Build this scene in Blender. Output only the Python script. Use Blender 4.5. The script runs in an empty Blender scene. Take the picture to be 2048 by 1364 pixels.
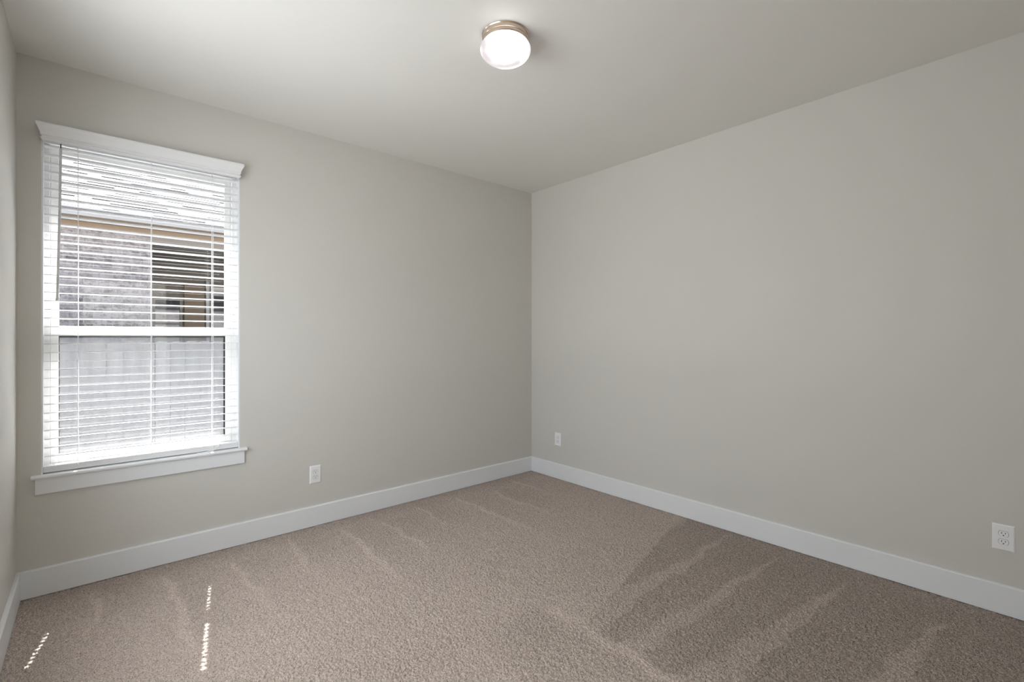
import bpy, bmesh, math, random
import numpy as np
from mathutils import Vector, Matrix

random.seed(7)
D = bpy.data
C = bpy.context.scene.collection
SC = bpy.context.scene

# ------------------------------------------------------------------ camera
FPX = 954.0                      # focal length in pixels of the 2048 x 1364 frame
YAW = math.atan((1024 - 187) / FPX)
cam = D.cameras.new('camera')
cam.sensor_width = 36.0
cam.lens = FPX / 2048 * 36.0
cam.shift_y = -8.0 / 2048        # horizon sits 8 px above the middle
cam.clip_start = 0.02
co = D.objects.new('camera', cam)
C.objects.link(co)
co.location = (0, 0, 1.319)
co.rotation_euler = (math.radians(90), 0, -YAW)
SC.camera = co

# ------------------------------------------------------------------ colour management
SC.view_settings.view_transform = 'Standard'
SC.view_settings.look = 'None'
SC.view_settings.gamma = 1.0
SC.view_settings.use_curve_mapping = False
SC.view_settings.exposure = 0.05
SC.cycles.use_denoising = True
SC.cycles.max_bounces = 16
SC.cycles.diffuse_bounces = 10
SC.cycles.glossy_bounces = 6
SC.cycles.transmission_bounces = 8
SC.cycles.transparent_max_bounces = 16
SC.cycles.caustics_reflective = False
SC.cycles.caustics_refractive = False
SC.cycles.sample_clamp_indirect = 6.0

# ------------------------------------------------------------------ sky and sun
SUN_DIR = Vector((0.186 * 0.553, 0.553, 0.827)).normalized()   # towards the sun
SUN_STRENGTH = 90.0
SKY_STRENGTH = 0.37
w = D.worlds.new('sky')
SC.world = w
w.use_nodes = True
nt = w.node_tree
for n in list(nt.nodes):
    nt.nodes.remove(n)
sky = nt.nodes.new('ShaderNodeTexSky')
sky.sky_type = 'NISHITA'
sky.sun_disc = False
sky.sun_elevation = math.asin(SUN_DIR.z)
sky.sun_rotation = math.atan2(SUN_DIR.x, SUN_DIR.y)
sky.air_density = 1.0
sky.dust_density = 3.0
sky.ozone_density = 1.0
bg = nt.nodes.new('ShaderNodeBackground')
bg.inputs['Strength'].default_value = SKY_STRENGTH
wo = nt.nodes.new('ShaderNodeOutputWorld')
nt.links.new(sky.outputs[0], bg.inputs[0])
nt.links.new(bg.outputs[0], wo.inputs[0])

sl = D.lights.new('sun', 'SUN')
sl.energy = SUN_STRENGTH
sl.angle = math.radians(0.53)
sl.color = (1.0, 0.97, 0.93)
so = D.objects.new('sun', sl)
C.objects.link(so)
so.location = (2, 20, 20)
so.rotation_euler = SUN_DIR.to_track_quat('Z', 'Y').to_euler()

# fill light added to brighten the room, through an added unseen window (added_window_2, left wall,
# out of the picture between the camera and window_1)
SIDE_POWER = 86.0
hl = D.lights.new('side_fill_light', 'AREA')
hl.shape = 'RECTANGLE'
hl.size = 2.0
hl.size_y = 2.1
hl.energy = SIDE_POWER
hl.color = (0.97, 0.985, 1.0)
ho = D.objects.new('side_fill_light', hl)
C.objects.link(ho)
ho.location = (-0.50, 1.88, 1.50)
ho.rotation_euler = (0, -math.pi / 2, 0)

# unseen lamp added for fill, shining in through the added doorway behind the camera
HALL_POWER = 120.0
dl = D.lights.new('hall_fill_lamp', 'AREA')
dl.shape = 'DISK'
dl.size = 0.5
dl.energy = HALL_POWER
do = D.objects.new('hall_fill_lamp', dl)
C.objects.link(do)
do.location = (0.35, -1.50, 2.70)


# ================================================================== helpers
def lin(c):
    out = []
    for v in c:
        v /= 255.0
        out.append(v / 12.92 if v <= 0.04045 else ((v + 0.055) / 1.055) ** 2.4)
    return (*out, 1.0)


class NT:
    def __init__(self, name):
        self.m = D.materials.new(name)
        self.m.use_nodes = True
        self.t = self.m.node_tree
        for n in list(self.t.nodes):
            self.t.nodes.remove(n)
        self.out = self.t.nodes.new('ShaderNodeOutputMaterial')

    def n(self, kind, **kw):
        nd = self.t.nodes.new('ShaderNode' + kind)
        for k, v in kw.items():
            setattr(nd, k, v)
        return nd

    def l(self, a, b):
        self.t.links.new(a, b)

    def coord(self, scale=(1, 1, 1), which='Object', rot=(0, 0, 0), loc=(0, 0, 0)):
        tc = self.n('TexCoord')
        mp = self.n('Mapping')
        mp.inputs['Scale'].default_value = scale
        mp.inputs['Rotation'].default_value = rot
        mp.inputs['Location'].default_value = loc
        self.l(tc.outputs[which], mp.inputs[0])
        return mp.outputs[0]

    def noise(self, vec, scale, detail=2.0, rough=0.5):
        nd = self.n('TexNoise')
        nd.inputs['Scale'].default_value = scale
        nd.inputs['Detail'].default_value = detail
        nd.inputs['Roughness'].default_value = rough
        self.l(vec, nd.inputs['Vector'])
        return nd.outputs['Fac']

    def ramp(self, fac, stops):
        r = self.n('ValToRGB')
        e = r.color_ramp.elements
        while len(e) < len(stops):
            e.new(0.5)
        for i, (p, c) in enumerate(stops):
            e[i].position = p
            e[i].color = c
        self.l(fac, r.inputs[0])
        return r.outputs[0]

    def math(self, op, a, b=None, c=None, clamp=False):
        nd = self.n('Math', operation=op, use_clamp=clamp)
        for i, v in enumerate((a, b, c)):
            if v is None:
                continue
            if isinstance(v, (int, float)):
                nd.inputs[i].default_value = v
            else:
                self.l(v, nd.inputs[i])
        return nd.outputs[0]

    def mix(self, fac, a, b, blend='MIX'):
        nd = self.n('Mix', data_type='RGBA', blend_type=blend)
        for s, v in ((nd.inputs['Factor'], fac), (nd.inputs[6], a), (nd.inputs[7], b)):
            if isinstance(v, (int, float)):
                s.default_value = v
            elif isinstance(v, tuple):
                s.default_value = v
            else:
                self.l(v, s)
        return nd.outputs[2]

    def bump(self, h, strength=0.3, dist=0.002):
        b = self.n('Bump')
        b.inputs['Strength'].default_value = strength
        b.inputs['Distance'].default_value = dist
        self.l(h, b.inputs['Height'])
        return b.outputs[0]

    def bsdf(self, col, rough=0.5, metal=0.0, normal=None, spec=0.5):
        p = self.n('BsdfPrincipled')
        if isinstance(col, tuple):
            p.inputs['Base Color'].default_value = col
        else:
            self.l(col, p.inputs['Base Color'])
        if isinstance(rough, (int, float)):
            p.inputs['Roughness'].default_value = rough
        else:
            self.l(rough, p.inputs['Roughness'])
        p.inputs['Metallic'].default_value = metal
        p.inputs['Specular IOR Level'].default_value = spec
        if normal is not None:
            self.l(normal, p.inputs['Normal'])
        self.l(p.outputs[0], self.out.inputs[0])
        return p


def box_bm(bm, x0, x1, y0, y1, z0, z1, bevel=0.0, seg=2):
    t = bmesh.new()
    bmesh.ops.create_cube(t, size=1.0)
    for v in t.verts:
        v.co = Vector((x0 + (v.co.x + .5) * (x1 - x0), y0 + (v.co.y + .5) * (y1 - y0), z0 + (v.co.z + .5) * (z1 - z0)))
    if bevel > 0:
        bmesh.ops.bevel(t, geom=list(t.edges), offset=bevel, segments=seg, profile=0.5, affect='EDGES')
    join(bm, t)


def join(bm, t):
    me = D.meshes.new('tmp')
    t.to_mesh(me)
    t.free()
    bm.from_mesh(me)
    D.meshes.remove(me)


def lathe_bm(bm, prof, n=64, center=(0, 0, 0)):
    cx, cy, cz = center
    rings = []
    for r, z in prof:
        if r < 1e-6:
            rings.append([bm.verts.new((cx, cy, cz + z))])
        else:
            rings.append([bm.verts.new((cx + r * math.cos(2 * math.pi * i / n), cy + r * math.sin(2 * math.pi * i / n), cz + z)) for i in range(n)])
    for a, b in zip(rings, rings[1:]):
        for i in range(n):
            j = (i + 1) % n
            if len(a) == 1 and len(b) > 1:
                bm.faces.new((a[0], b[j], b[i]))
            elif len(b) == 1 and len(a) > 1:
                bm.faces.new((a[i], a[j], b[0]))
            elif len(a) > 1:
                bm.faces.new((a[i], a[j], b[j], b[i]))
    bmesh.ops.recalc_face_normals(bm, faces=bm.faces)


def tube_bm(bm, pts, r, n=8, caps=True):
    pts = [Vector(p) for p in pts]
    rings = []
    for i, p in enumerate(pts):
        d = (pts[min(i + 1, len(pts) - 1)] - pts[max(i - 1, 0)]).normalized()
        up = Vector((0, 1, 0)) if abs(d.y) < .9 else Vector((1, 0, 0))
        a = d.cross(up).normalized()
        b = d.cross(a)
        rr = r[i] if isinstance(r, (list, tuple)) else r
        rings.append([bm.verts.new(p + (a * math.cos(2 * math.pi * k / n) + b * math.sin(2 * math.pi * k / n)) * rr) for k in range(n)])
    for A, B in zip(rings, rings[1:]):
        for k in range(n):
            bm.faces.new((A[k], A[(k + 1) % n], B[(k + 1) % n], B[k]))
    if caps:
        bm.faces.new(rings[0][::-1])
        bm.faces.new(rings[-1])
    bmesh.ops.recalc_face_normals(bm, faces=bm.faces)


def prism_bm(bm, poly, axis, a0, a1):
    """extrude a closed 2-D polygon along axis 'x', 'y' or 'z'"""
    def P(u, v, a):
        return {'x': (a, u, v), 'y': (u, a, v), 'z': (u, v, a)}[axis]
    A = [bm.verts.new(P(u, v, a0)) for u, v in poly]
    B = [bm.verts.new(P(u, v, a1)) for u, v in poly]
    n = len(poly)
    bm.faces.new(A)
    bm.faces.new(B[::-1])
    for i in range(n):
        bm.faces.new((A[i], B[i], B[(i + 1) % n], A[(i + 1) % n]))
    bmesh.ops.recalc_face_normals(bm, faces=bm.faces)


def obj(name, bm, mat, parent=None, origin=None, smooth=False, label=None):
    me = D.meshes.new(name)
    if origin is not None:
        bmesh.ops.translate(bm, verts=bm.verts, vec=-Vector(origin))
    bm.to_mesh(me)
    bm.free()
    me.materials.append(mat)
    if smooth:
        for p in me.polygons:
            p.use_smooth = True
        try:
            me.set_sharp_from_angle(angle=math.radians(35))
        except Exception:
            pass
    o = D.objects.new(name, me)
    C.objects.link(o)
    if origin is not None:
        o.location = origin
    if parent is not None:
        o.parent = parent
        base = parent
        off = Vector((0, 0, 0))
        while base is not None:
            off += base.location
            base = base.parent
        o.location = Vector(o.location) - off
    if label:
        o['label'] = label
    return o


def box(name, x0, x1, y0, y1, z0, z1, mat, parent=None, bevel=0.0, label=None):
    bm = bmesh.new()
    box_bm(bm, x0, x1, y0, y1, z0, z1, bevel)
    c = ((x0 + x1) / 2, (y0 + y1) / 2, z0)
    return obj(name, bm, mat, parent, origin=c, label=label)


def thing(name, label, cat, loc, group=None):
    o = D.objects.new(name, None)
    o.empty_display_size = 0.1
    C.objects.link(o)
    o.location = loc
    o['label'] = label
    o['category'] = cat
    if group:
        o['group'] = group
    return o


def struct(o, label=None):
    o['kind'] = 'structure'
    if label:
        o['label'] = label
    return o


def copy_tree(o, parent=None):
    c = o.copy()
    C.objects.link(c)
    if parent is not None:
        c.parent = parent
    for ch in list(o.children):
        copy_tree(ch, c)
    return c


# ================================================================== materials
def paint(name, rgb, rough=0.6, grain=0.25, scale=140.0, spec=0.3):
    t = NT(name)
    v = t.coord()
    h = t.noise(v, scale, 3.0, 0.6)
    t.bsdf(lin(rgb), rough, normal=t.bump(h, grain, 0.0012), spec=spec)
    return t.m


M_wall = paint('greige_wall_paint', (203, 201, 196))
M_ceil = paint('ceiling_paint', (226, 225, 221), grain=0.35, scale=120.0)
M_trim = paint('white_trim_paint', (226, 228, 231), rough=0.35, grain=0.02, scale=40, spec=0.4)
M_blind = paint('white_blind_vinyl', (228, 229, 231), rough=0.4, grain=0.02, scale=60, spec=0.4)
M_vinyl = paint('white_window_vinyl', (236, 236, 234), rough=0.35, grain=0.02, scale=60, spec=0.4)
M_cord = paint('white_cord', (236, 236, 238), rough=0.8, grain=0.1, scale=900)
M_wand = paint('grey_wand_plastic', (205, 205, 207), rough=0.35, grain=0.02)
M_hook = paint('dark_hook', (45, 45, 45), rough=0.4, grain=0.02)
M_plate = paint('white_outlet_plastic', (236, 236, 238), rough=0.3, grain=0.01, spec=0.5)
M_gap = paint('grey_gap', (120, 119, 118), rough=0.6, grain=0.02)
M_slot = paint('dark_slot', (25, 24, 23), rough=0.7, grain=0.02)
M_gasket = paint('dark_screen_frame', (24, 25, 26), rough=0.5, grain=0.02)


def carpet_mat():
    t = NT('beige_cut_pile_carpet')
    tc = t.n('TexCoord')
    pos = tc.outputs['Object']
    fine = t.noise(pos, 250.0, 2.0, 0.65)
    mid = t.noise(pos, 120.0, 2.0, 0.6)
    h = t.math('ADD', t.math('MULTIPLY', fine, 0.8), t.math('MULTIPLY', mid, 0.2))
    col = t.ramp(h, [(0.33, lin((104, 92, 84))), (0.43, lin((160, 147, 138))), (0.54, lin((186, 174, 166))), (0.68, lin((212, 202, 195)))])
    lean = t.n('Attribute', attribute_name='pile_lean', attribute_type='GEOMETRY')
    f = t.math('ADD', t.math('MULTIPLY', lean.outputs['Fac'], 0.34), 0.80)
    v = t.n('VectorMath', operation='SCALE')
    t.l(col, v.inputs[0])
    t.l(f, v.inputs['Scale'])
    t.bsdf(v.outputs[0], 1.0, normal=t.bump(fine, 0.6, 0.004), spec=0.03)
    return t.m


M_carpet = carpet_mat()


def glass_mat(name, tint=(1, 1, 1, 1), refl=1.0):
    t = NT(name)
    tr = t.n('BsdfTransparent')
    tr.inputs[0].default_value = tint
    gl = t.n('BsdfGlossy')
    gl.inputs['Roughness'].default_value = 0.0
    fr = t.n('Fresnel')
    geo = t.n('NewGeometry')
    t.l(t.math('ADD', t.math('MULTIPLY', geo.outputs['Backfacing'], 1 / 1.5 - 1.5), 1.5), fr.inputs['IOR'])
    mx = t.n('MixShader')
    t.l(t.math('MULTIPLY', fr.outputs[0], refl, clamp=True), mx.inputs[0])
    t.l(tr.outputs[0], mx.inputs[1])
    t.l(gl.outputs[0], mx.inputs[2])
    t.l(mx.outputs[0], t.out.inputs[0])
    return t.m


M_glass = glass_mat('window_glass', (0.97, 0.98, 0.98, 1), 0.75)


def screen_mat():
    t = NT('insect_screen_mesh')
    tr = t.n('BsdfTransparent')
    df = t.n('BsdfDiffuse')
    df.inputs[0].default_value = lin((150, 152, 156))
    mx = t.n('MixShader')
    mx.inputs[0].default_value = 0.25
    t.l(tr.outputs[0], mx.inputs[1])
    t.l(df.outputs[0], mx.inputs[2])
    t.l(mx.outputs[0], t.out.inputs[0])
    return t.m


M_screen = screen_mat()


def brick_mat():
    t = NT('grey_brown_brick')
    v = t.coord(rot=(math.radians(90), 0, 0))
    b = t.n('TexBrick')
    t.l(v, b.inputs['Vector'])
    b.inputs['Scale'].default_value = 1.0
    b.inputs['Brick Width'].default_value = 0.21
    b.inputs['Row Height'].default_value = 0.072
    b.inputs['Mortar Size'].default_value = 0.006
    b.inputs['Mortar Smooth'].default_value = 0.2
    b.inputs['Color1'].default_value = lin((93, 89, 91))
    b.inputs['Color2'].default_value = lin((139, 137, 139))
    b.inputs['Mortar'].default_value = lin((147, 146, 147))
    n1 = t.noise(v, 9.0, 4.0, 0.7)
    c = t.mix(t.ramp(n1, [(0.4, (0, 0, 0, 1)), (0.62, (1, 1, 1, 1))]), b.outputs['Color'], lin((151, 149, 152)))
    n2 = t.noise(v, 23.0, 3.0, 0.7)
    c = t.mix(t.math('MULTIPLY', t.ramp(n2, [(0.5, (0, 0, 0, 1)), (0.7, (1, 1, 1, 1))]), 0.6), c, lin((70, 65, 68)))
    t.bsdf(c, 0.9, normal=t.bump(b.outputs['Fac'], -0.5, 0.01), spec=0.1)
    return t.m


def shingle_mat():
    t = NT('light_asphalt_shingle')
    v = t.coord()
    n1 = t.n('TexVoronoi')
    mp = t.coord(scale=(3.2, 7.0, 0.0))
    t.l(mp, n1.inputs['Vector'])
    n1.inputs['Scale'].default_value = 1.0
    g = t.noise(v, 90.0, 2.0)
    c = t.mix(n1.outputs['Color'], lin((95, 94, 95)), lin((112, 112, 112)))
    c = t.mix(t.math('MULTIPLY', g, 0.35), c, lin((66, 65, 66)))
    t.bsdf(c, 0.95, spec=0.05)
    return t.m


def wood_fence_mat():
    t = NT('weathered_grey_cedar')
    v = t.coord(scale=(1, 1, 0.06))
    a = t.noise(v, 60.0, 4.0, 0.65)
    v2 = t.coord()
    b = t.noise(v2, 5.0, 3.0, 0.6)
    oi = t.n('ObjectInfo')
    c = t.mix(t.ramp(a, [(0.35, (0, 0, 0, 1)), (0.7, (1, 1, 1, 1))]), lin((104, 103, 104)), lin((139, 139, 140)))
    c = t.mix(t.math('MULTIPLY', t.ramp(b, [(0.45, (0, 0, 0, 1)), (0.7, (1, 1, 1, 1))]), 0.4), c, lin((95, 94, 95)))
    c = t.mix(t.math('MULTIPLY', oi.outputs['Random'], 0.25), c, lin((154, 153, 153)))
    t.bsdf(c, 0.9, normal=t.bump(a, 0.3, 0.002), spec=0.1)
    return t.m


M_brick = brick_mat()
M_shingle = shingle_mat()
M_fence = wood_fence_mat()
M_tan = paint('tan_exterior_paint', (137, 122, 104), grain=0.1, scale=60)
M_beam = paint('pale_grey_exterior_paint', (123, 120, 117), grain=0.1, scale=60)
M_gutter = paint('white_gutter', (149, 150, 151), rough=0.35, grain=0.02)
M_porch = paint('brown_grey_stucco', (114, 109, 102), grain=0.5, scale=200)
M_door = paint('brown_door_paint', (120, 106, 92), grain=0.1, scale=60)
M_ground = paint('gravel_side_yard', (117, 118, 118), grain=1.0, scale=60)


def dark_glass():
    t = NT('dark_house_glass')
    t.bsdf(lin((40, 44, 50)), 0.04, spec=1.0)
    return t.m


M_darkglass = dark_glass()


def metal_mat():
    t = NT('brushed_nickel')
    v = t.coord(scale=(1, 1, 30))
    n = t.noise(v, 30.0, 2.0)
    t.bsdf(lin((208, 190, 174)), 0.25, metal=1.0, normal=t.bump(n, 0.05, 0.0005))
    return t.m


def shade_mat():
    t = NT('glowing_alabaster_glass')
    v = t.coord(scale=(1.0, 1.0, 1.3), loc=(0.05, 0.33, 0.2))
    n = t.ramp(t.noise(v, 9.0, 1.5, 0.5), [(0.40, (0, 0, 0, 1)), (0.66, (1, 1, 1, 1))])
    # hot spot put into the glow, low and off centre, standing in for a bulb
    tc = t.n('TexCoord')
    dv = t.n('VectorMath', operation='DISTANCE')
    t.l(tc.outputs['Object'], dv.inputs[0])
    dv.inputs[1].default_value = (-0.045, -0.05, -0.085)
    near = t.math('SUBTRACT', 1.0, t.math('DIVIDE', dv.outputs['Value'], 0.105), clamp=True)
    f = t.math('ADD', t.math('MULTIPLY', n, 0.55), t.math('MULTIPLY', near, 1.1), clamp=True)
    col = t.mix(f, lin((250, 240, 242)), (1.0, 0.99, 0.97, 1))
    em = t.n('Emission')
    t.l(col, em.inputs[0])
    t.l(t.math('ADD', t.math('MULTIPLY', t.math('POWER', f, 2.0), 4.0), 0.88), em.inputs[1])
    gl = t.n('BsdfGlossy')
    gl.inputs['Roughness'].default_value = 0.25
    mx = t.n('MixShader')
    mx.inputs[0].default_value = 0.04
    t.l(em.outputs[0], mx.inputs[1])
    t.l(gl.outputs[0], mx.inputs[2])
    t.l(mx.outputs[0], t.out.inputs[0])
    return t.m


M_nickel = metal_mat()
M_shade = shade_mat()

# ================================================================== the room
XL, XR = -0.29, 3.265           # left and right wall faces
YW, YB = 3.428, -0.75           # window wall and back wall faces
H = 2.743
WX0, WX1, WZ0, WZ1 = -0.203, 0.701, 0.594, 2.368   # window opening
WT = 0.175                       # window wall thickness



def value_noise(X, Y, cell, seed):
    r = np.random.RandomState(seed)
    gx, gy = X / cell + 64.0, Y / cell + 64.0
    nx, ny = int(gx.max()) + 3, int(gy.max()) + 3
    G = r.rand(nx, ny)
    ix, iy = gx.astype(int), gy.astype(int)
    fx, fy = gx - ix, gy - iy
    fx = fx * fx * (3 - 2 * fx)
    fy = fy * fy * (3 - 2 * fy)
    return (G[ix, iy] * (1 - fx) + G[ix + 1, iy] * fx) * (1 - fy) + (G[ix, iy + 1] * (1 - fx) + G[ix + 1, iy + 1] * fx) * fy


def sstep(a, b, x):
    t = np.clip((x - a) / (b - a), 0, 1)
    return t * t * (3 - 2 * t)


def vacuum_tracks(X, Y):
    """lean of the pile, 0 = brushed one way (dark), 1 = brushed the other (light); also carries window brightness"""
    wob = (value_noise(X, Y, .13, 5) - .5) * .05 + (value_noise(X, Y, .03, 6) - .5) * .022
    # strokes pulled away from the window wall
    A = .82 + .22 * (value_noise(X, Y, .45, 8) - .5)  # left zone base raised to carry brightness of the nearby windows
    for i, xk in enumerate((.01, .31, .62, .95, 1.28, 1.56, 1.89, 2.25, 2.56, 2.9)):
        top = 3.34 - .07 * (i % 3)
        ln = (.55, 1.0, .7)[i % 3]
        d = np.clip((top - Y), 0, 9)
        half = .006 + .020 * d
        sk = xk + .03 * d * ((i % 3) - 1)
        inside = 1 - sstep(half * .5, half + .012, np.abs(X + wob - sk))
        fade = sstep(0, .06, top - Y) * (1 - sstep(.4 * ln, 1.2 * ln, d))
        A = A + .50 * inside * fade
        side = sstep(0, .02, X + wob - sk - half) * (1 - sstep(.10, .30, X + wob - sk))
        A = A - .16 * side * fade
    A = A - .35 * sstep(3.20, 3.40, Y)
    A = A - .24 * sstep(1.22, 1.42, X + wob * 2 + (1.70 - Y) * .25) * (1 - sstep(1.62, 1.66, X + wob)) * (1 - sstep(1.68, 1.76, Y + wob + .25 * (1.69 - X)))
    # strokes pulled away from the right wall
    B = .22 + .14 * (value_noise(X, Y, .4, 9) - .5)
    for ax, ay, l0, l1 in ((3.25, 1.42, 1.37, 1.53), (3.16, 1.075, 1.14, 1.27), (3.12, .73, .80, .98), (3.0, .34, .40, .60), (3.1, .0, .04, .22)):
        t = np.clip((ax - X) / (ax - 1.69), 0, 1.2)
        lo = ay + (l0 - ay) * t
        hi = ay + .008 + (l1 - ay) * t
        e = .007
        ins = sstep(lo - e, lo + e, Y + wob) * (1 - sstep(hi - .012 - .04 * t, hi + .012, Y + wob)) * sstep(0, .05, t)
        B = B + .55 * ins * (1 - .3 * t)
    edge = 1.69 + .30 * np.clip(Y - 1.42, 0, 1) / .33 * 4.2
    m = sstep(-.02, .03, X + wob - edge) * (1 - sstep(1.72, 1.80, Y + wob))
    ridge = np.exp(-((X + wob - 1.69) / .035) ** 2) * (1 - sstep(1.55, 1.75, Y))
    out = A * (1 - m) + B * m + .35 * ridge
    return np.clip(out, 0, 1.3)


def carpet_floor():
    step = .0030
    xs = np.arange(XL - .02, XR + .02 + step, step)
    ys = np.arange(YB - .02, YW + .02 + step, step)
    X, Y = np.meshgrid(xs, ys, indexing='ij')
    r = np.random.RandomState(3)
    jx = (r.rand(*X.shape) - .5) * step * .7
    jy = (r.rand(*X.shape) - .5) * step * .7
    h = .55 * value_noise(X, Y, .0054, 1) + .17 * value_noise(X, Y, .012, 2) + .28 * r.rand(*X.shape)
    h = np.clip((h - .22) / .56, 0, 1)
    T = vacuum_tracks(X, Y)
    Z = -.0085 + .0085 * h
    lean = (T - .5) * 1.1
    # the pile leans: tops shift sideways with their height
    PX = X + jx - lean * (Z + .0085) * .7
    PY = Y + jy + lean * (Z + .0085) * .7
    nx, ny = X.shape
    co_ = np.stack([PX, PY, Z], -1).reshape(-1, 3).astype(np.float32)
    i = np.arange(nx * ny).reshape(nx, ny)
    q = np.stack([i[:-1, :-1], i[1:, :-1], i[1:, 1:], i[:-1, 1:]], -1).reshape(-1, 4).astype(np.int32)
    me = D.meshes.new('floor')
    me.vertices.add(len(co_))
    me.vertices.foreach_set('co', co_.ravel())
    me.loops.add(q.size)
    me.loops.foreach_set('vertex_index', q.ravel())
    me.polygons.add(len(q))
    me.polygons.foreach_set('loop_start', np.arange(0, q.size, 4, dtype=np.int32))
    me.polygons.foreach_set('use_smooth', np.ones(len(q), dtype=bool))
    at = me.attributes.new('pile_lean', 'FLOAT', 'POINT')
    at.data.foreach_set('value', T.ravel().astype(np.float32))
    me.update(calc_edges=True)
    me.materials.append(M_carpet)
    o = D.objects.new('floor', me)
    C.objects.link(o)
    return o


struct(carpet_floor())
struct(box('ceiling', XL - .15, XR + .15, YB - .15, YW + WT, H, H + 0.12, M_ceil))
W2Y0, W2Y1 = 1.06, 2.70 
LT = 0.11          # second window, unseen, added in the left wall for fill light
bm = bmesh.new()
box_bm(bm, XL - LT, XL, YB - .12, W2Y0, 0, H)
box_bm(bm, XL - LT, XL, W2Y1, YW + WT, 0, H)
box_bm(bm, XL - LT, XL, W2Y0, W2Y1, 0, WZ0)
box_bm(bm, XL - LT, XL, W2Y0, W2Y1, WZ1, H)
struct(obj('wall_left', bm, M_wall))
struct(box('wall_right', XR, XR + .12, YB - .12, YW + WT, 0, H, M_wall))
bm = bmesh.new()
box_bm(bm, XL, WX0, YW, YW + WT, 0, H)
box_bm(bm, WX1, XR, YW, YW + WT, 0, H)
box_bm(bm, WX0, WX1, YW, YW + WT, 0, WZ0)
box_bm(bm, WX0, WX1, YW, YW + WT, WZ1, H)
struct(obj('wall_window', bm, M_wall))

# back wall, behind the camera, with a doorway and hall added for fill light
DX0, DX1, DZ = -0.10, 0.74, 2.04
bm = bmesh.new()
box_bm(bm, XL, DX0, YB - .12, YB, 0, H)
box_bm(bm, DX1, XR, YB - .12, YB, 0, H)
box_bm(bm, DX0, DX1, YB - .12, YB, DZ, H)
struct(obj('wall_back', bm, M_wall))
door = D.objects.new('added_doorway', None)
C.objects.link(door)
door.location = (DX0, YB, 0)
struct(door)
bm = bmesh.new()
box_bm(bm, DX0 - .07, DX0 + .01, YB - .13, YB + .018, 0, DZ + .07, .003)
box_bm(bm, DX1 - .01, DX1 + .07, YB - .13, YB + .018, 0, DZ + .07, .003)
box_bm(bm, DX0 + .01, DX1 - .01, YB - .13, YB + .018, DZ - .01, DZ + .07, .003)
obj('door_casing', bm, M_trim, door)
HB = YB - 1.3  # unseen hall, added to carry fill light through the doorway
bm = bmesh.new()
box_bm(bm, -.8, 1.6, HB - .1, HB, 0, H)
box_bm(bm, -.9, -.8, HB - .1, YB - .12, 0, H)
box_bm(bm, 1.6, 1.7, HB - .1, YB - .12, 0, H)
box_bm(bm, -.9, XL, YB - .24, YB - .12, 0, H)
struct(obj('wall_added_hall', bm, M_wall))
struct(box('floor_added_hall', -.9, 1.7, HB - .1, YB - .02, -0.12, -0.004, M_carpet))
struct(box('ceiling_added_hall', -.9, 1.7, HB - .1, YB - .15, H, H + .12, M_ceil))


def base_poly(h=0.139, t=0.016):
    return [(0, 0), (t, 0), (t, h - .006), (t - .004, h - .001), (t - .008, h), (0, h)]


def baseboard(name, axis, face, sign, a0, a1):
    poly = [(face + sign * u, v) for u, v in base_poly()]
    bm = bmesh.new()
    prism_bm(bm, poly, axis, a0, a1)
    return struct(obj(name, bm, M_trim))


baseboard('baseboard_window', 'x', YW, -1, XL, XR)
baseboard('baseboard_right', 'y', XR, -1, YB, YW - .016)
baseboard('baseboard_left', 'y', XL, 1, YB, YW - .016)
bm = bmesh.new()
prism_bm(bm, [(YB + u, v) for u, v in base_poly()], 'x', XL + .016, DX0 - .07)
prism_bm(bm, [(YB + u, v) for u, v in base_poly()], 'x', DX1 + .07, XR - .016)
struct(obj('baseboard_back', bm, M_trim))

# ------------------------------------------------------------------ window
win = thing('window_1', 'white single-hung window in the left of the window wall', 'window', (0.25, YW + .12, WZ0))
del win['category']
struct(win)


def ring_bm(bm, x0, x1, z0, z1, y0, y1, wl, wr, wb, wt, bevel=0.002):
    box_bm(bm, x0, x0 + wl, y0, y1, z0, z1, bevel)
    box_bm(bm, x1 - wr, x1, y0, y1, z0, z1, bevel)
    box_bm(bm, x0 + wl, x1 - wr, y0, y1, z0, z0 + wb, bevel)
    box_bm(bm, x0 + wl, x1 - wr, y0, y1, z1 - wt, z1, bevel)


# white jamb lining of the opening
bm = bmesh.new()
box_bm(bm, WX0, WX0 + .008, YW - .001, YW + .075, WZ0, WZ1, .001)
box_bm(bm, WX1 - .008, WX1, YW - .001, YW + .075, WZ0, WZ1, .001)
box_bm(bm, WX0 + .008, WX1 - .008, YW, YW + .075, WZ1 - .008, WZ1, .001)
obj('jamb', bm, M_trim, win)
# vinyl frame, stepped
FX0, FX1 = WX0, WX1
bm = bmesh.new()
ring_bm(bm, FX0, FX1, WZ0 + .02, WZ1, YW + .075, YW + .165, .030, .030, .035, .030)
ring_bm(bm, FX0 + .03, FX1 - .03, WZ0 + .055, WZ1 - .03, YW + .128, YW + .165, .008, .008, .006, .008)
obj('window_frame', bm, M_vinyl, win)
us = bmesh.new()
ring_bm(us, FX0 + .031, FX1 - .031, 1.333, WZ1 - .031, YW + .118, YW + .142, .032, .032, .045, .030)
us = obj('upper_sash', us, M_vinyl, win)
box('pane', FX0 + .055, FX1 - .055, YW + .128, YW + .132, 1.36, WZ1 - .05, M_glass, us)
ls = bmesh.new()
ring_bm(ls, FX0 + .031, FX1 - .031, WZ0 + .056, 1.376, YW + .085, YW + .112, .031, .031, .040, .050)
box_bm(ls, 0.10, 0.40, YW + .078, YW + .085, 1.352, 1.366, .002)
ls = obj('lower_sash', ls, M_vinyl, win)
box('pane', FX0 + .055, FX1 - .055, YW + .096, YW + .100, WZ0 + .085, 1.34, M_glass, ls)
sf = bmesh.new()
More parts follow.
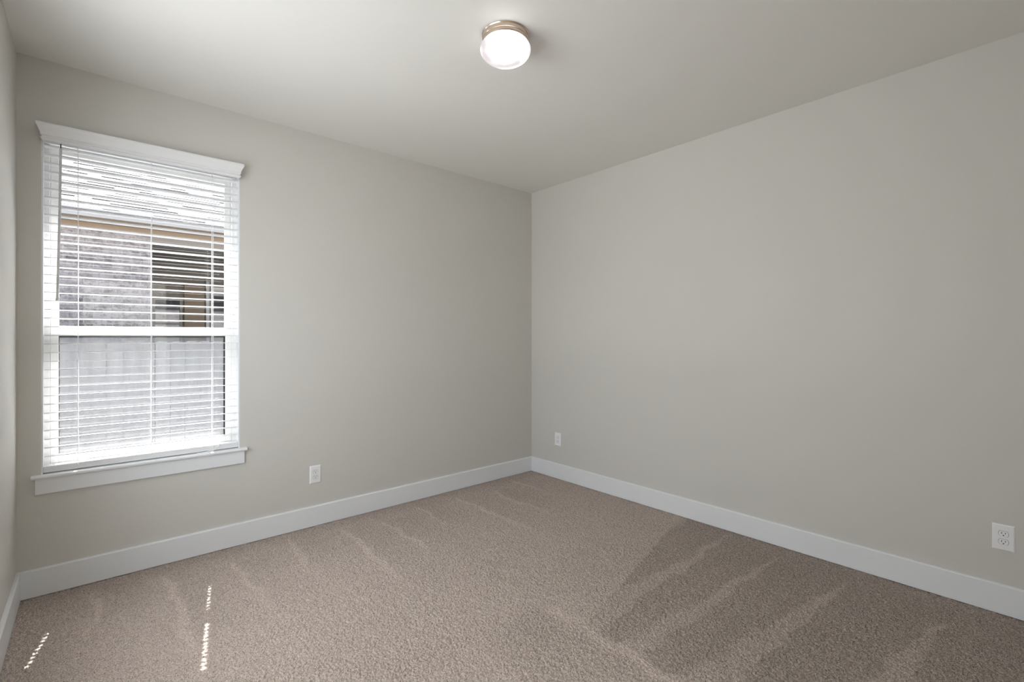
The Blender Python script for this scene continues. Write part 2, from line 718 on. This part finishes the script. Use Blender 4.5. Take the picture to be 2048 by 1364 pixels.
ring_bm(sf, FX0 + .042, FX1 - .042, WZ0 + .062, 1.335, YW + .146, YW + .156, .022, .022, .018, .018, 0)
sf = obj('screen_frame', sf, M_gasket, win, label='dark frame of the insect screen')
box('insect_screen', FX0 + .064, FX1 - .064, YW + .150, YW + .151, WZ0 + .078, 1.319, M_screen, sf)
# stool and apron
bm = bmesh.new()
SZ = 0.614
prof = [(YW + .09, SZ), (YW - .024, SZ), (YW - .031, SZ - .003), (YW - .034, SZ - .010), (YW - .031, SZ - .017), (YW - .024, SZ - .020), (YW + .09, SZ - .020)]
prism_bm(bm, prof[0:1] + [(YW, SZ)] + [(YW, SZ - .02)] + prof[6:], 'x', WX0, WX1)
prism_bm(bm, [(YW, SZ)] + prof[1:6] + [(YW, SZ - .020)], 'x', -0.238, 0.738)
obj('window_stool', bm, M_trim, win)
bm = bmesh.new()
box_bm(bm, -0.224, 0.725, YW - .017, YW, .516, SZ - .02, .002)
obj('window_apron', bm, M_trim, win)

# second window, unseen, added to let the fill light in
win2 = D.objects.new('added_window_2', None)
C.objects.link(win2)
win2.location = (XL - .08, (W2Y0 + W2Y1) / 2, WZ0)
struct(win2)
bm = bmesh.new()
for y0, y1, z0, z1 in ((W2Y0, W2Y0 + .06, WZ0, WZ1), (W2Y1 - .06, W2Y1, WZ0, WZ1), (1.85, 1.91, WZ0 + .08, WZ1 - .06), (W2Y0 + .06, W2Y1 - .06, WZ0, WZ0 + .08),
                       (W2Y0 + .06, W2Y1 - .06, WZ1 - .06, WZ1), (W2Y0 + .06, 1.85, 1.33, 1.376), (1.91, W2Y1 - .06, 1.33, 1.376)):
    box_bm(bm, XL - .105, XL - .05, y0, y1, z0, z1, .002)
obj('window_frame', bm, M_vinyl, win2)
box('pane', XL - .080, XL - .076, W2Y0 + .05, W2Y1 - .05, WZ0 + .07, WZ1 - .05, M_glass, win2)

# ------------------------------------------------------------------ blind
blind = thing('venetian_blind', 'white horizontal slat blind with a moulded valance, open over the window', 'blind', (0.249, YW + .03, SZ))
BX0, BX1 = WX0 + .011, WX1 - .011
SY = YW + .033                      # slat centre line
TILT = math.radians(3.0)
LAD = [-0.062, 0.253, 0.557]        # ladder cords
PITCH = 0.0448
# head rail
box('headrail', BX0, BX1, SY - .024, SY + .03, 2.335, 2.36, M_blind, blind, bevel=.002)


def slat_mesh():
    bm = bmesh.new()
    hw, th, hx, hy = .0245, .0028, .0070, .0052
    cuts = [BX0]
    for i in (0, 2):
        cuts += [LAD[i] - hx, LAD[i] + hx]
    cuts.append(BX1)
    for i in range(len(cuts) - 1):
        a, b = cuts[i], cuts[i + 1]
        if i % 2 == 0:
            box_bm(bm, a, b, -hw, hw, -th / 2, th / 2)
        else:
            box_bm(bm, a, b, -hw, -hy, -th / 2, th / 2)
            box_bm(bm, a, b, hy, hw, -th / 2, th / 2)
    bmesh.ops.remove_doubles(bm, verts=bm.verts, dist=1e-5)
    me = D.meshes.new('slat')
    bm.to_mesh(me)
    bm.free()
    me.materials.append(M_blind)
    return me


sm = slat_mesh()
for k in range(-14, 23):
    s = D.objects.new('slat', sm)
    C.objects.link(s)
    s.parent = blind
    z = 1.327 + PITCH * k + random.uniform(-.0006, .0006)
    s.location = Vector((0, SY, z)) - Vector(blind.location)
    s.rotation_euler = (-TILT + random.uniform(-.006, .006), 0, random.uniform(-.0004, .0004))
# bottom rail
box('bottom_rail', BX0 - .003, BX1 + .002, SY - .026, SY + .026, SZ + .004, SZ + .036, M_blind, blind, bevel=.003)
# ladder cords, front and back of the slats
for i, x in enumerate(LAD):
    bm = bmesh.new()
    for y in (SY - .0275, SY + .0275):
        tube_bm(bm, [(x, y, SZ + .03), (x, y, 2.34)], .0013, 6)
    if i != 1:
        tube_bm(bm, [(x, SY, SZ + .03), (x, SY, 2.34)], .0008, 6)
    obj('ladder_cord', bm, M_cord, blind, origin=(x, SY, SZ + .03), smooth=True)
    bm = bmesh.new()
    tube_bm(bm, [(x, SY - .029, SZ + .034), (x, SY - .030, SZ + .026)], .004, 10)
    obj('cord_button', bm, M_cord, blind, origin=(x, SY - .03, SZ + .02), smooth=True)
# loose lift cord lying on the rail and stool at the right
bm = bmesh.new()
tube_bm(bm, [(0.592, SY - .03, SZ + .042), (0.588, SY - .034, SZ + .030), (0.575, SY - .036, SZ + .018), (0.555, SY - .038, SZ + .006),
             (0.52, SY - .042, SZ + .003), (0.49, SY - .044, SZ + .003), (0.47, SY - .040, SZ + .003)], .0018, 6)
obj('lift_cord', bm, M_cord, blind, smooth=True)
# valance, mitred round both ends
bm = bmesh.new()
prof = [(.040, 2.316), (.050, 2.316), (.055, 2.321), (.059, 2.327), (.058, 2.331), (.052, 2.335), (.053, 2.340), (.058, 2.344), (.058, 2.352), (.061, 2.362),
        (.066, 2.374), (.071, 2.383), (.074, 2.390), (.0745, 2.397), (.072, 2.402), (.067, 2.4035), (.040, 2.4035)]
vx0, vx1, d0 = -0.196, 0.690, .052
cols = []
for d, z in prof:
    e = d - d0
    cols.append([bm.verts.new(p) for p in ((vx0 - e, YW, z), (vx0 - e, YW - d, z), (vx1 + e, YW - d, z), (vx1 + e, YW, z))])
n = len(cols)
for i in range(n):
    a, b = cols[i], cols[(i + 1) % n]
    for j in range(3):
        bm.faces.new((a[j], a[j + 1], b[j + 1], b[j]))
bm.faces.new([c[0] for c in cols])
bm.faces.new([c[3] for c in cols][::-1])
bmesh.ops.recalc_face_normals(bm, faces=bm.faces)
obj('valance', bm, M_blind, blind, origin=(0.25, YW - .05, 2.316))
# tilt wand
wd = bmesh.new()
tube_bm(wd, [(-.128, YW - .012, 2.300), (-.131, YW - .020, 2.0), (-.140, YW - .030, 1.52)], .0055, 10)
tube_bm(wd, [(-.140, YW - .030, 1.520), (-.1405, YW - .0305, 1.506)], .0068, 10)
wd = obj('tilt_wand', wd, M_wand, blind, origin=(-.128, YW - .012, 2.30), smooth=True, label='grey tilt wand hanging at the left of the blind')
bm = bmesh.new()
tube_bm(bm, [(-.128, YW - .012, 2.298), (-.128, YW - .010, 2.318), (-.128, YW + .005, 2.336)], .0022, 6)
obj('wand_hook', bm, M_hook, wd, smooth=True, label='dark hook')

# ------------------------------------------------------------------ ceiling light
LX, LY = 1.463, 1.714
lamp = thing('ceiling_light', 'round flush ceiling light with a glowing white glass bowl and brushed nickel ring', 'ceiling light', (LX, LY, H))
bm = bmesh.new()
lathe_bm(bm, [(0, 0), (.111, 0), (.1115, -.003), (.108, -.007), (.1085, -.010), (.1095, -.017), (.1085, -.021), (.1055, -.023), (.1065, -.026), (.107, -.033), (.104, -.040), (.098, -.042), (0, -.042)], 96, (LX, LY, H))
obj('lamp_base', bm, M_nickel, lamp, origin=(LX, LY, H), smooth=True)
bm = bmesh.new()
a, b, zc = .119, .062, 2.674 - H
pr = [(.098, 2.7065 - H)]
for i in range(0, 29):
    th = math.radians(33 - i * (123 / 28))
    pr.append((max(0.0, a * math.cos(th)) if i < 28 else 0.0, zc + b * math.sin(th)))
lathe_bm(bm, pr, 96, (LX, LY, H))
obj('lamp_shade', bm, M_shade, lamp, origin=(LX, LY, H), smooth=True)


# ------------------------------------------------------------------ outlets
def outlet(name, label, loc, rotz):
    """built facing -Y around its plate's centre, then turned"""
    r = thing(name, label, 'outlet', loc, 'duplex wall outlets')
    W, Hh, T = .039, .062, .006

    def part(nm, bm, mat, parent, lbl=None):
        me = D.meshes.new(nm)
        bm.to_mesh(me)
        bm.free()
        me.materials.append(mat)
        o = D.objects.new(nm, me)
        C.objects.link(o)
        o.parent = parent
        if lbl:
            o['label'] = lbl
        return o
    bm = bmesh.new()
    A = [bm.verts.new(p) for p in ((-W, 0, -Hh), (W, 0, -Hh), (W, 0, Hh), (-W, 0, Hh))]
    B = [bm.verts.new(p) for p in ((-W + .001, -T * .45, -Hh + .001), (W - .001, -T * .45, -Hh + .001), (W - .001, -T * .45, Hh - .001), (-W + .001, -T * .45, Hh - .001))]
    c = [bm.verts.new(p) for p in ((-W + .006, -T, -Hh + .006), (W - .006, -T, -Hh + .006), (W - .006, -T, Hh - .006), (-W + .006, -T, Hh - .006))]
    for P, Q in ((A, B), (B, c)):
        for i in range(4):
            bm.faces.new((P[i], P[(i + 1) % 4], Q[(i + 1) % 4], Q[i]))
    bm.faces.new(c)
    bm.faces.new(A[::-1])
    bmesh.ops.recalc_face_normals(bm, faces=bm.faces)
    part('outlet_plate', bm, M_plate, r)
    for sz in (.0195, -.0195):
        bm = bmesh.new()
        pts = []
        for i in range(40):
            th = 2 * math.pi * i / 40
            pts.append((.0172 * math.cos(th), max(-.0125, min(.0125, .0172 * math.sin(th)))))
        # thin dark gap round the receptacle is the step between the two meshes
        prism_bm(bm, [(u, v + sz) for u, v in pts], 'y', -T - .0022, -T + .002)
        rc = part('receptacle', bm, M_plate, r)
        bm = bmesh.new()
        for i in range(40):
            pass
        inner = [(u * 1.07, v * 1.07 + sz) for u, v in pts]
        prism_bm(bm, inner, 'y', -T - .0004, -T + .001)
        part('receptacle_gap', bm, M_gap, rc, 'grey gap around the receptacle')
        for (x, z0, w_, h_) in ((-.0063, .003, .0022, .0085), (.0063, .003, .0022, .0068)):
            bm = bmesh.new()
            box_bm(bm, x - w_ / 2, x + w_ / 2, -T - .0026, -T, sz + z0 - h_ / 2, sz + z0 + h_ / 2)
            part('slot', bm, M_slot, rc, 'dark slot')
        bm = bmesh.new()
        hp = [(.0026 * math.cos(i * math.pi / 8), -.0075 + sz + max(-.0018, .0026 * math.sin(i * math.pi / 8))) for i in range(16)]
        prism_bm(bm, hp, 'y', -T - .0026, -T)
        part('ground_hole', bm, M_slot, rc, 'dark ground hole')
    bm = bmesh.new()
    tube_bm(bm, [(0, -T - .0012, 0), (0, -T + .001, 0)], .0032, 14)
    part('screw', bm, M_plate, r)
    r.rotation_euler = (0, 0, rotz)
    return r


o1 = outlet('wall_outlet', 'white duplex outlet on the window wall, right of the window', (1.1705, YW, .356), 0)
for lab, y in (('white duplex outlet on the right wall near the far corner', 3.0695),
               ('white duplex outlet on the right wall nearest the camera, at the right picture edge', 0.164)):
    o = copy_tree(o1)
    o.location = (XR, y, .362)
    o.rotation_euler = (0, 0, math.radians(-90))
    o['label'] = lab

# ================================================================== outside
GZ = -0.46
bm = bmesh.new()
box_bm(bm, -14, 16, YW + WT, 30, GZ - .3, GZ)
box_bm(bm, -14, XL - .2, -8, YW + WT, GZ - .3, GZ)
struct(obj('ground', bm, M_ground))
# own wall below the floor line and the own roof's overhang above the window
bm = bmesh.new()
box_bm(bm, -6, 9, YW + WT, YW + WT + .1, GZ, WZ0 - .01)
box_bm(bm, -6, WX0, YW + WT, YW + WT + .1, WZ0 - .01, 2.75)
box_bm(bm, WX1, 9, YW + WT, YW + WT + .1, WZ0 - .01, 2.75)
box_bm(bm, WX0, WX1, YW + WT, YW + WT + .1, WZ1, 2.75)
struct(obj('wall_outside', bm, M_brick))
EY = 4.05
bm = bmesh.new()
prism_bm(bm, [(YW + WT, 2.75), (EY - .02, 2.75), (EY - .02, 2.72), (EY, 2.72), (EY, 2.90), (-3.0, 6.2), (-3.0, 6.0), (YW - .4, 3.05), (YW + WT - .1, 2.9)], 'x', -6, 9)
struct(obj('roof_overhang', bm, M_beam))

# fence of dog-ear pickets
FY = 6.8
fence = thing('picket_fence', 'weathered grey wooden privacy fence with dog-ear pickets outside the window', 'fence', (0.5, FY, GZ))
FT = 1.27
pm = bmesh.new()
pw = .137
prism_bm(pm, [(-pw / 2, 0), (pw / 2, 0), (pw / 2, FT - GZ - .03), (pw / 2 - .03, FT - GZ), (-pw / 2 + .03, FT - GZ), (-pw / 2, FT - GZ - .03)], 'y', -.008, .008)
pme = D.meshes.new('picket')
pm.to_mesh(pme)
pm.free()
pme.materials.append(M_fence)
for i in range(36):
    x = -1.93 + i * .1405
    p = D.objects.new('picket', pme)
    C.objects.link(p)
    p.parent = fence
    p.location = Vector((x, FY + random.uniform(-.002, .002), GZ + random.uniform(-.008, .004))) - Vector(fence.location)
    p.rotation_euler = (0, random.uniform(-.004, .004), 0)
for z in (GZ + .25, GZ + .9, GZ + 1.5):
    box('fence_rail', -2.0, 3.1, FY + .012, FY + .05, z, z + .09, M_fence, fence)

# neighbouring house
HY, EAVE = 9.0, 8.5
HX0, HXC, HX1 = -4.5, 0.652, 7.0
house = thing('house', 'neighbouring brick house with a pale shingle roof and a covered porch, beyond the fence', 'house', (1.0, HY, GZ))
bm = bmesh.new()
box_bm(bm, HX0, HXC, HY, HY + .2, GZ, 2.90)
box_bm(bm, HXC - .2, HXC, HY + .2, 11.5, GZ, 2.90)
obj('brick_wall', bm, M_brick, house)
box('porch_wall', HXC, HX1, 11.5, 11.7, GZ, 2.90, M_porch, house)
box('porch_ceiling', HXC, HX1, HY + .25, 11.5, 2.80, 2.86, M_porch, house)
box('porch_floor', HXC, HX1, HY, 11.5, GZ, GZ + .12, M_beam, house)
box('frieze_board', HX0, HX1, HY - .03, HY, 2.845, 2.93, M_tan, house)
box('porch_beam', HXC, HX1, HY, HY + .25, 2.72, 2.845, M_beam, house)
box('soffit', HX0 - .3, HX1 + .3, EAVE, HY + .1, 2.93, 2.95, M_tan, house)
box('fascia', HX0 - .3, HX1 + .3, EAVE - .025, EAVE, 2.925, 3.03, M_gutter, house)
# shingle roof: overlapping courses
bm = bmesh.new()
PT = 0.58
sl_ = math.atan(PT)
nc = 44
for i in range(nc):
    y0 = EAVE - .04 + i * .13 * math.cos(sl_)
    z0 = 3.02 + (y0 - EAVE) * PT
    L = .15
    poly = [(y0, z0), (y0 + L * math.cos(sl_), z0 + L * math.sin(sl_) - .004), (y0 + L * math.cos(sl_), z0 + L * math.sin(sl_) + .002), (y0, z0 + .016)]
    x = HX0 - .3
    while x < HX1 + .3:
        wdt = random.uniform(.15, .42)
        dz = random.choice((0, 0, .004, .008))
        pp = [(y0 - dz, z0), poly[1], poly[2], (y0 - dz, z0 + .007 + dz * .6)]
        prism_bm_x = (x, min(x + wdt, HX1 + .3))
        A = [bm.verts.new((prism_bm_x[0], u, v)) for u, v in pp]
        B = [bm.verts.new((prism_bm_x[1], u, v)) for u, v in pp]
        bm.faces.new(A)
        bm.faces.new(B[::-1])
        for q in range(4):
            bm.faces.new((A[q], B[q], B[(q + 1) % 4], A[(q + 1) % 4]))
        x += wdt
bmesh.ops.recalc_face_normals(bm, faces=bm.faces)
obj('roof', bm, M_shingle, house)
yr = EAVE + nc * .13 * math.cos(sl_)
zr = 3.02 + (yr - EAVE) * PT
bm = bmesh.new()
prism_bm(bm, [(EAVE, 3.0), (yr, zr - .01), (yr + 5, 3.0)], 'x', HX0 - .25, HX1 + .25)
obj('roof_deck', bm, M_shingle, house)
# porch openings
def frame(name, x0, x1, z0, z1, w_, mat, y=11.5):
    bm = bmesh.new()
    ring_bm(bm, x0, x1, z0, z1, y - .06, y, w_, w_, w_, w_, 0)
    f = obj(name, bm, mat, house, origin=((x0 + x1) / 2, y, z0))
    box('pane', x0 + w_, x1 - w_, y - .03, y - .02, z0 + w_, z1 - w_, M_darkglass, f)
    return f


hw = frame('house_window', 0.85, 1.33, 0.90, 2.08, .045, M_beam)
box('meeting_rail', 0.895, 1.285, 11.44, 11.49, 1.56, 1.60, M_beam, hw)
box('porch_door', 1.36, 1.70, 11.44, 11.5, GZ + .12, 2.40, M_door, house)
box('door_casing', 1.725, 1.79, 11.43, 11.5, GZ + .12, 2.45, M_gutter, house)
pd = frame('patio_door', 1.80, 3.4, GZ + .12, 2.40, .05, M_beam)
box('porch_post', 3.2, 3.35, HY + .05, HY + .20, GZ + .12, 2.72, M_beam, house)
